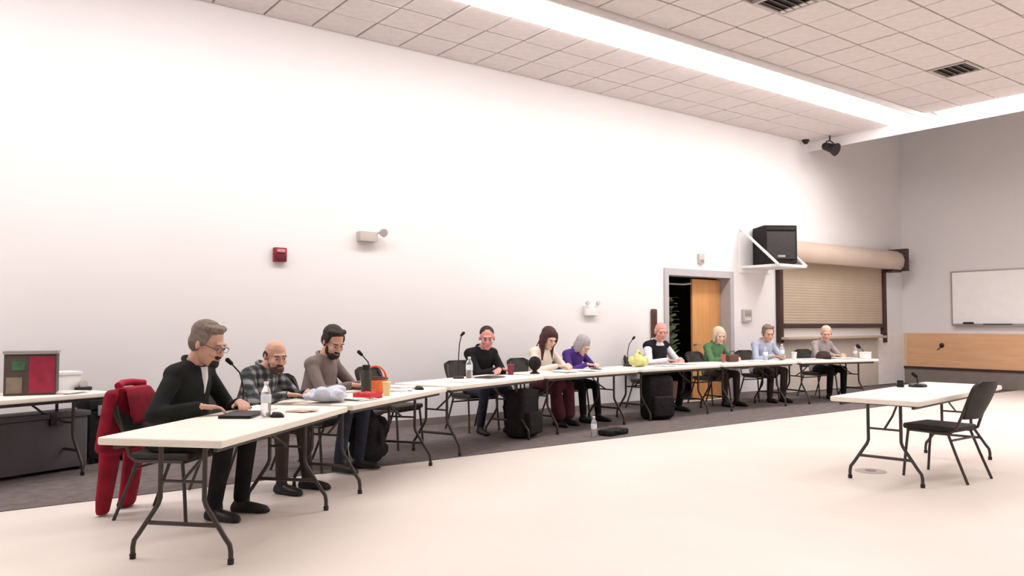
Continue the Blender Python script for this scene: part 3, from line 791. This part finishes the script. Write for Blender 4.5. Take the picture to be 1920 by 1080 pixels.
P5 = sitter(4, .92, 1.03, 'woman with long dark brown hair in a cream top and maroon skirt', 'black chair under the woman in cream',
            lean=14, head=(-12, 28), sc=1.02, skin=M_SKINP, hair='long', hairm=H_BROWN, top=C_CREAM, pants=C_MAR, skirt=True,
            hands=((.10, .44), (-.10, .46)), feet=((.11, .44), (-.10, .42)))
P6 = sitter(4, 1.54, 1.03, 'silver-haired person in a purple top bending over the table', 'black chair under the person in purple',
            lean=22, head=(0, 36), sc=.96, skin=M_SKINP, hair='bob', hairm=H_SILV, top=C_PURP, pants=C_BLKT, fat=1.1,
            hands=((.10, .44), (-.10, .44)), feet=((.14, .40), (-.14, .44)), slump=1)
P7 = sitter(5, 1.50, 1.02, 'bald ruddy-faced man in white shirt and dark vest before the doorway', 'black chair under the man in dark vest',
            turn=-6, cback=.10, lean=10, head=(-32, 8), sc=1.10, skin=M_SKINR, hair='bald', hairm=H_PALE, top=C_WHITE, vest=C_BLK, pants=C_BLKT, fat=1.2,
            hands=((.14, .44), (-.16, .42)), feet=((.16, .34), (-.16, .38)))
P8 = sitter(6, .86, 1.0, 'pale-haired person in a green top before the orange door', 'black chair under the person in green',
            lean=12, head=(-25, 12), sc=1.0, skin=M_SKINP, hair='bob', hairm=H_PALE, top=C_GREEN, pants=C_BRN,
            hands=((.10, .44), (-.12, .44)), feet=((.12, .38), (-.12, .42)))
P9 = sitter(7, .0, .98, 'grey-haired person in a pale blue shirt left of the tan shutter', 'black chair under the person in pale blue shirt',
            lean=14, head=(-20, 14), sc=1.06, hair='short', hairm=H_GREY, top=C_BLUE, pants=C_BRN, fat=1.05,
            hands=((.12, .44), (-.12, .44)), feet=((.12, .36), (-.12, .42)))
P10 = sitter(7, 1.42, .98, 'person in grey top sitting before the tan shutter', 'black chair under the person in grey',
             lean=12, head=(-40, 12), sc=1.03, hair='crop', hairm=H_PALE, top=C_GREY, pants=C_BLKT, fat=1.05,
             hands=((.12, .44), (-.12, .44)), feet=((.14, .36), (-.14, .42)))

# empty chairs
for (ti, s_, off, tw, lab) in ((3, .34, 1.06, 4, 'empty black chair behind the papers, left of the tall microphone'), (2, 1.70, 1.0, -4, 'black chair pushed up behind the orange basket')):
    (x, y), rz = seat_at(ti, s_, off); chair(lab, x, y, rz + R(tw))
t = thing('equipment_case', 'black equipment case standing by the wall right of the side table', 'case', (1.66, 8.98, .006), R(12))
MB().rbox(-.30, .30, -.20, .20, .05, .52, .02).build('case_body', M_BLACKFAB, t); MB().rbox(-.305, .305, -.205, .205, .525, .62, .02).build('lid', M_BLACKFAB, t)
for x_ in (-.2, .2): MB().rbox(x_ - .03, x_ + .03, -.225, -.2, .47, .57, .006).build('latch', M_ALU, t)
for x_ in (-.25, .25):
    for y_ in (-.15, .15): MB().lathe([(.025, 0), (.028, .02), (.022, .055)], 10, Matrix.Translation((x_, y_, 0))).build('foot', M_BLACKPL, t)

# red coat over the near chair back
(x, y), rz = seat_at(1, 1.27, 1.07)
rc = thing('red_coat', 'red coat hanging over the near chair back down to the floor', 'coat', (x, y, 0), rz)
b = MB()
def slab(b, pts, n=14):
    b.loft([((cx, cy, cz), (rx, 0, 0), (0, ry, 0)) for (cx, cy, cz, rx, ry) in pts], n)
slab(b, [(0, -.36, .92, .16, .03), (0, -.40, .90, .21, .065), (0, -.41, .78, .225, .05), (0, -.42, .60, .225, .05), (0, -.43, .45, .22, .055)])
slab(b, [(-.13, -.44, .52, .11, .055), (-.14, -.46, .35, .10, .055), (-.15, -.49, .16, .095, .05), (-.16, -.52, .03, .085, .05), (-.16, -.52, .01, .06, .04)])
slab(b, [(.11, -.46, .52, .11, .055), (.12, -.47, .32, .09, .05), (.12, -.50, .12, .075, .045), (.12, -.51, .03, .06, .04), (.12, -.51, .01, .05, .03)])
slab(b, [(0, -.33, .915, .15, .02), (0, -.30, .86, .17, .02), (0, -.275, .74, .17, .016), (0, -.265, .66, .15, .012)])
for s_ in (-1, 1): b.cap((s_ * .20, -.40, .86), (s_ * .235, -.45, .50), .05, .042)
b.remesh('coat_body', M_RED, rc, .012, 4)
b = MB(); b.tube([(-.15, -.385, .93), (-.05, -.42, .945), (.05, -.42, .945), (.15, -.385, .93)], .026, 10); b.build('coat_collar', mat('red_collar', (.40, .015, .05), .85, .15), rc, 80)
b = MB(); b.tube([(-.24, -.52, .03), (-.16, -.575, .035), (-.08, -.52, .03)], .022, 8); b.build('coat_hem', mat('coat_dark_hem', (.09, .01, .02), .9, .2), rc, 80)

# ------------------------------------------------------------------ things on the tables
def bottle(label, loc, h=.22, r=.033, group='clear water bottles'):
    t = thing('water_bottle', label, 'bottle', loc, 0, group)
    MB().lathe([(.0, .004), (r * .9, 0), (r, .01), (r, h * .35), (r * .93, h * .42), (r, h * .5), (r, h * .68), (r * .75, h * .8), (r * .42, h * .88), (r * .40, h * .94), (0, h * .94)], 18).build('bottle_body', M_CLEAR, t, 50)
    MB().lathe([(r * 1.02, h * .40), (r * 1.03, h * .41), (r * 1.03, h * .62), (r * 1.01, h * .63)], 18).build('paper_label', M_WATER, t, 50)
    MB().lathe([(r * .44, h * .92), (r * .46, h * .93), (r * .46, h), (0, h)], 14).build('cap', M_WHITE, t, 50)
    return t
def cup(label, loc, m, h=.10, r=.04, lid=None, group=None):
    t = thing('drinking_cup', label, 'cup', loc, 0, group)
    MB().lathe([(0, 0), (r * .75, 0), (r, h), (r * .93, h), (r * .7, .012), (0, .012)], 18).build('cup_body', m, t, 50)
    MB().lathe([(r * .98, h - .006), (r * 1.05, h - .002), (r * 1.05, h + .008), (r * .95, h + .01)] if lid is None else [(r * 1.05, h - .004), (r * 1.05, h + .01), (r * .8, h + .016), (0, h + .016)], 18).build('rim' if lid is None else 'lid', lid or m, t, 50)
    return t
def papers(label, loc, rz, n=5, w=.216, l=.28, m=None, group='paper sheets on the tables'):
    t = thing('paper_stack', label, 'papers', loc, rz, group)
    for k in range(n):
        o = MB().box(-w / 2, w / 2, -l / 2, l / 2, 0, .0028).build('sheet', m or M_PAPER, t, 0)
        o.location = (rng.uniform(-.03, .03), rng.uniform(-.03, .03), .003 * k); o.rotation_euler = (0, 0, rng.uniform(-.25, .25))
    return t
def mic(label, loc, rz=0, h=.36, base=.075, bend=.10, group='gooseneck microphones'):
    t = thing('gooseneck_microphone', label, 'microphone', loc, rz, group)
    MB().lathe([(base, 0), (base, .012), (base * .85, .028), (.02, .034), (0, .034)], 20, sy=.8).build('base', M_BLACKPL, t, 50)
    pts = [(0, 0, .03), (0, 0, h * .5), (0, bend * .3, h * .8), (0, bend, h)]
    MB().tube(pts, .006, 8).build('gooseneck', M_BLACKPL, t, 80)
    hr = .018 if base < .09 or h < .15 else .034
    MB().cap((0, bend, h), (0, bend + .03, h + .025), hr * .8, hr).build('mic_head', M_BLACKFAB, t, 80)
    return t
def crumple(name, label, cat, loc, m, r, seed=1, part='bag_body', knot=True, rz=0):
    t = thing(name, label, cat, loc, rz)
    rr = random.Random(seed); b = MB()
    for k in range(14):
        q = (rr.uniform(-.6, .6) * r[0], rr.uniform(-.6, .6) * r[1], rr.uniform(.25, .9) * r[2])
        b.ell(q, (r[0] * rr.uniform(.25, .5), r[1] * rr.uniform(.25, .5), min(q[2], r[2] * rr.uniform(.2, .45))), n=10, rot=Matrix.Rotation(rr.uniform(0, 3), 4, 'Z'))
    b.ell((0, 0, r[2] * .42), (r[0] * .85, r[1] * .85, r[2] * .42))
    b.remesh(part, m, t, .012, 2)
    if knot:
        MB().tube([(-r[0] * .3, 0, r[2] * 1.0), (0, .02, r[2] * 1.35), (r[0] * .35, 0, r[2] * 1.05)], [.018, .026, .012], 8).build('gathered_top', m, t, 60)
    return t
def backpack(label, loc, rz, s_=1.0, m=None):
    m = m or M_BLACKFAB
    t = thing('backpack', label, 'bag', loc, rz)
    MB().rbox(-.17 * s_, .17 * s_, -.11 * s_, .11 * s_, 0, .48 * s_, .07 * s_, 4).build('bag_body', m, t)
    MB().rbox(-.13 * s_, .13 * s_, -.17 * s_, -.10 * s_, .04 * s_, .26 * s_, .03 * s_, 3).build('front_pocket', m, t)
    MB().tube([(-.04 * s_, 0, .47 * s_), (-.035 * s_, 0, .54 * s_), (.035 * s_, 0, .54 * s_), (.04 * s_, 0, .47 * s_)], .010, 8).build('carry_loop', m, t)
    for x_ in (-.09, .09): MB().tube([(x_ * s_, .10 * s_, .44 * s_), (x_ * s_, .17 * s_, .30 * s_), (x_ * s_, .11 * s_, .06 * s_)], .014, 8).build('strap', m, t)
    return t

# near table
t = thing('closed_laptop', 'thin black laptop lying shut on the near table', 'laptop', on(1, 1.08, .47), rot(1) + R(10))
MB().rbox(-.16, .16, -.11, .11, 0, .011, .004).build('base', M_BLACKPL, t); MB().rbox(-.16, .16, -.11, .11, .012, .02, .004).build('lid', M_BLACKPL, t)
t = thing('notebook', 'open pale notebook under the hands of the man in black jacket', 'notebook', on(1, 1.42, .56), rot(1) + R(-4))
MB().rbox(-.15, .0, -.10, .10, 0, .012, .003).build('page_block', M_PAPER, t); MB().rbox(.002, .15, -.10, .10, 0, .010, .003).build('page_block', M_PAPER, t)
bottle('clear water bottle on the near table beside the laptop', on(1, 1.05, .28), .24, .034)
t = thing('computer_mouse', 'small black mouse right of the near water bottle', 'mouse', on(1, 1.06, .20), rot(1))
MB().ell((0, 0, .0), (.032, .05, .036)).build('mouse_body', M_BLACKPL, t); MB().cap((0, .02, .032), (0, .035, .026), .005, .005).build('wheel', M_BASE, t)
papers('loose beige note pad near the edge of the near table', on(1, 1.42, .18), rot(1), 4, .12, .16, mat('beige_paper', (.62, .50, .42), .8, .05))
mic('thin gooseneck microphone in front of the man in black jacket', on(1, 1.44, .66), rot(1), .34)
# second table
crumple('plastic_bag', 'crumpled bluish-white plastic bag before the man in plaid', 'bag', on(2, .12, .30), M_BLUEW, (.20, .13, .11), 3, knot=False)
papers('white papers lying before the man in plaid', on(2, .42, .22), rot(2), 5)
t = thing('snack_tray', 'bright red snack tray on the second table', 'tray', on(2, .52, .16), rot(2))
b = MB(); b.box(-.11, .11, -.08, .08, 0, .008)
for (a, c, d_, e) in ((-.11, .11, -.08, -.07), (-.11, .11, .07, .08), (-.11, -.10, -.07, .07), (.10, .11, -.07, .07)): b.box(a, c, d_, e, .0, .05)
b.build('tray_body', M_REDPL, t, 0); 
for k in range(4): MB().ell((-.06 + .04 * k, .02 * (-1) ** k, .035), (.03, .028, .024), n=10).build('snack', M_REDPL, t)
t = thing('thermos_flask', 'tall dark olive flask standing by the red tray', 'flask', on(2, .74, .30))
MB().lathe([(0, 0), (.042, 0), (.045, .01), (.045, .20), (.036, .225), (0, .225)], 20).build('flask_body', mat('olive_dark', (.05, .05, .042), .45, .1), t); MB().lathe([(.034, .222), (.036, .23), (.034, .27), (0, .272)], 16).build('cap', M_BLACKPL, t)
t = thing('woven_basket', 'round orange woven basket on the second table', 'basket', on(2, 1.0, .36))
MB().lathe([(0, 0), (.075, 0), (.115, .06), (.12, .13), (.112, .13), (.105, .06), (.07, .012), (0, .012)], 24).build('basket_body', M_ORANGE, t, 50)
MB().tube([(.116 * math.cos(2 * PI * k / 24), .116 * math.sin(2 * PI * k / 24), .132) for k in range(24)], .009, 8, closed=True).build('rim', mat('basket_rim', (.10, .05, .03), .7, .1), t, 80)
MB().tube([(.116 * math.cos(PI * k / 12), 0, .13 + .115 * math.sin(PI * k / 12)) for k in range(13)], .009, 8).build('handle', M_ORANGE, t, 80)
cup('pale yellow cup in front of the orange basket', on(2, .82, .14), M_YELLOW, .11, .037)
papers('spread of white papers at the end of the second table', on(2, 1.62, .42), rot(2), 6)
papers('white sheets on the second table by the orange basket', on(2, 1.30, .30), rot(2) + .3, 4)
t = thing('computer_mouse', 'small black mouse beside the spread of papers', 'mouse', on(2, 1.48, .14), rot(2))
MB().ell((0, 0, .0), (.032, .05, .036)).build('mouse_body', M_BLACKPL, t); MB().cap((0, .02, .032), (0, .035, .026), .005, .005).build('wheel', M_BASE, t)
mic('gooseneck microphone behind the orange basket', on(2, 1.18, .50), rot(2), .34)
# third table
bottle('clear bottle at the left of the man in black sweater', on(3, 1.02, .52), .25, .04)
mic('tall gooseneck microphone left of the man in black sweater', on(3, .92, .60), rot(3) + PI, .50, bend=.04)
t = thing('document_folder', 'black document folder lying before the man in black sweater', 'folder', on(3, 1.20, .36), rot(3))
MB().rbox(-.16, .16, -.12, .12, 0, .006, .002).build('back_cover', M_BLACKPL, t); MB().box(-.15, .15, -.11, .11, .006, .014).build('pages', M_PAPER, t, 0); MB().rbox(-.16, .16, -.12, .12, .014, .02, .002).build('front_cover', M_BLACKPL, t)
cup('dark red cup by the elbow of the man in black sweater', on(3, 1.80, .46), mat('dark_red_cup', (.22, .03, .05), .4, .1), .12, .042)
papers('white papers in the middle of the third table', on(3, .55, .30), rot(3), 5)
t = thing('black_headset', 'round black desktop speaker between the third and fourth tables', 'speaker', on(4, .12, .34))
t.name = 'desktop_speaker'
MB().lathe([(.06, 0), (.065, .01), (.03, .03), (.025, .05), (0, .05)], 18).build('base', M_BLACKPL, t); MB().ell((0, 0, .13), (.085, .075, .09)).build('driver_ball', M_BLACKFAB, t, 80)
# fourth table
papers('white papers before the woman with long dark hair', on(4, .62, .30), rot(4), 6)
papers('second sheaf of white papers left of the purple-clad person', on(4, 1.05, .22), rot(4) + .2, 5)
t = thing('mobile_phone', 'dark phone propped near the hands of the woman in cream', 'phone', on(4, 1.40, .40), rot(4))
MB().rbox(-.035, .035, -.075, .075, 0, .010, .004).build('phone_body', M_BLACKPL, t); MB().box(-.031, .031, -.07, .07, .010, .0112).build('screen', M_SCREEN, t, 0)
# fifth table
crumple('plastic_bag', 'crumpled pale lime green bag standing on the fifth table', 'bag', on(5, .42, .42), M_YGREEN, (.17, .13, .17), 8)
mic('gooseneck microphone beside the lime bag', on(5, .40, .62), rot(5) + PI, .40)
papers('large spread of white papers before the man in dark vest', on(5, 1.38, .40), rot(5), 7, .28, .36)
papers('white papers at the front edge beside the lime bag', on(5, .86, .30), rot(5) - .2, 4)
t = thing('document_folder', 'grey folder left of the man in dark vest', 'folder', on(5, 1.0, .56), rot(5))
MB().rbox(-.15, .15, -.11, .11, 0, .006, .002).build('back_cover', M_BASE, t); MB().box(-.14, .14, -.10, .10, .006, .016).build('pages', M_PAPER, t, 0); MB().rbox(-.15, .15, -.11, .11, .016, .022, .002).build('front_cover', M_BASE, t)
# sixth table
cup('small reddish cup between the man in vest and the person in green', on(6, .50, .44), mat('rust_cup', (.36, .12, .10), .4, .1), .12, .042)
t = thing('brown_purse', 'small brown purse beside the reddish cup', 'purse', on(6, .74, .46), rot(6))
MB().rbox(-.12, .12, -.05, .05, 0, .12, .035, 3).build('purse_body', M_BROWN, t); MB().tube([(-.08, 0, .11), (-.05, 0, .17), (.05, 0, .17), (.08, 0, .11)], .008, 8).build('handle', M_DKTRIM, t)
papers('white papers before the person in green', on(6, 1.15, .28), rot(6), 5)
bottle('clear bottle right of the person in green', on(6, 1.62, .48), .22, .04)
bottle('tall clear bottle left of the person in pale blue', on(7, .02, .46), .27, .042)
cup('white cup at the start of the last table', on(7, .10, .26), M_WHITE, .13, .045)
# seventh table
papers('white papers before the person in pale blue shirt', on(7, .50, .26), rot(7), 5)
t = thing('dark_cap', 'dark rounded cap lying on the last table', 'hat', on(7, .98, .46), rot(7))
MB().lathe([(.13, 0), (.135, .01), (.13, .06), (.10, .11), (.05, .135), (0, .14)], 20).build('crown', C_BRN, t, 60); MB().loft([((0, -.10, .015), (.10, 0, 0), (0, .06, 0)), ((0, -.14, .02), (.10, 0, 0), (0, .08, 0))], 18).build('brim', C_BRN, t, 60)
papers('broad white papers before the person in grey', on(7, 1.34, .30), rot(7), 6, .30, .34)
bottle('clear bottle at the right of the person in grey', on(7, 1.72, .42), .20, .036)
t = thing('white_carton', 'small white carton at the far end of the last table', 'carton', on(7, 1.70, .18), rot(7))
MB().rbox(-.08, .08, -.06, .06, 0, .10, .006).build('carton_body', M_WHITE, t); MB().rbox(-.085, .085, -.065, .065, .10, .12, .005).build('lid', M_WHITE, t)
mic('chunky black desk microphone at the far end of the last table', on(7, 1.76, .26), rot(7) + 1.4, .20, .10, .10)
# lone table
mic('short black microphone on an oval base on the lone table', (8.14, 4.03, TABLE_H + .002), R(8), .10, .105, .012)
t = thing('small_remote', 'small black clip-shaped item on the far edge of the lone table', 'device', (8.00, 4.14, TABLE_H + .002), R(30))
MB().rbox(-.09, .09, -.035, .035, 0, .03, .012).build('body', M_BLACKPL, t); MB().rbox(-.09, -.04, -.03, .03, .025, .07, .012).build('raised_end', M_BLACKPL, t)

# side table things
t = thing('printed_box', 'dark box with red and green print on the side table', 'box', on_side(.56, .34), SA + R(-34))
b = MB(); b.rbox(-.20, .20, -.13, .13, 0, .36, .006); b.build('box_body', mat('box_brown_dark', (.075, .058, .05), .6, .15), t)
b = MB(); b.box(-.01, .19, -.134, -.129, .02, .34); b.build('red_print', mat('print_red', (.30, .02, .05), .6, .2, 12), t, 0)
b = MB(); b.box(-.14, -.04, -.134, -.129, .22, .30); b.build('green_print', mat('print_green', (.05, .14, .06), .6, .2, 12), t, 0)
b = MB(); b.box(-.18, -.06, -.134, -.129, .02, .16); b.build('tan_print', mat('print_tan', (.20, .16, .11), .6, .2, 12), t, 0)
MB().rbox(-.21, .21, -.14, .14, .36, .39, .006).build('lid', M_ALU, t)
papers('loose white papers in front of the printed box', on_side(.34, .20), SA + .4, 5)
t = thing('white_carton', 'white carton right of the printed box on the side table', 'carton', on_side(.24, .46), SA)
MB().rbox(-.14, .14, -.10, .10, 0, .15, .006).build('carton_body', M_WHITE, t); MB().rbox(-.15, .15, -.11, .11, .15, .18, .006).build('lid', M_WHITE, t)
cup('grey cup at the right end of the side table', on_side(.07, .52), M_BEIGE, .12, .045, M_BASE)
t = thing('tape_dispenser', 'dark tape dispenser on the side table beside the white carton', 'dispenser', on_side(.10, .32), SA)
MB().rbox(-.07, .07, -.03, .03, 0, .035, .008).build('body', M_BLACKPL, t); MB().lathe([(.035, -.012), (.04, -.012), (.04, .012), (.035, .012)], 18, Matrix.Translation((0, 0, .055)) @ Matrix.Rotation(PI / 2, 4, 'X')).build('tape_roll', M_BEIGE, t)
t = thing('storage_case', 'long dark grey storage case on the floor under the side table', 'case', (sc_.x + sd.x * .16 + sn.x * .16, sc_.y + sd.y * .16 + sn.y * .16, .006), SA)
MB().rbox(-.72, .74, -.16, .16, .03, .50, .02).build('case_body', M_GREYC, t); MB().rbox(-.74, .76, -.18, .18, .50, .55, .015).build('lid', M_GREYC, t)
for x_ in (-.4, .4): MB().rbox(x_ - .03, x_ + .03, -.19, -.16, .44, .54, .006).build('latch', M_BLACKPL, t)
for x_ in (-.68, .70): MB().rbox(x_ - .03, x_ + .03, -.14, .14, 0, .035, .004).build('foot', M_BLACKPL, t)

# things on the floor behind and below the tables
backpack('large black backpack on the carpet under the fourth table', (5.95, 7.72, .006), R(20), 1.2)
backpack('black backpack on the carpet under the table of the man in vest', (8.62, 8.02, .006), R(-15), 1.3)
bottle('clear bottle standing on the carpet before the maroon skirt', (6.62, 7.18, .006), .25, .036)
t = thing('floor_bag', 'flat black bag lying on the carpet at the edge of the pale floor', 'bag', (6.98, 7.22, .006), R(10))
MB().rbox(-.20, .20, -.10, .10, 0, .07, .03, 3).build('bag_body', M_BLACKFAB, t); MB().tube([(-.1, -.08, .06), (-.06, -.15, .05), (.06, -.15, .05), (.1, -.08, .06)], .010, 8).build('handle', M_BLACKFAB, t)

(x, y), rz = seat_at(2, 1.42, .66)
crumple('black_coat', 'crumpled black coat heaped on the floor under the second table', 'coat', (x, y, .0), M_BLACKFAB, (.26, .20, .42), 5, part='coat_body', knot=False, rz=rz)
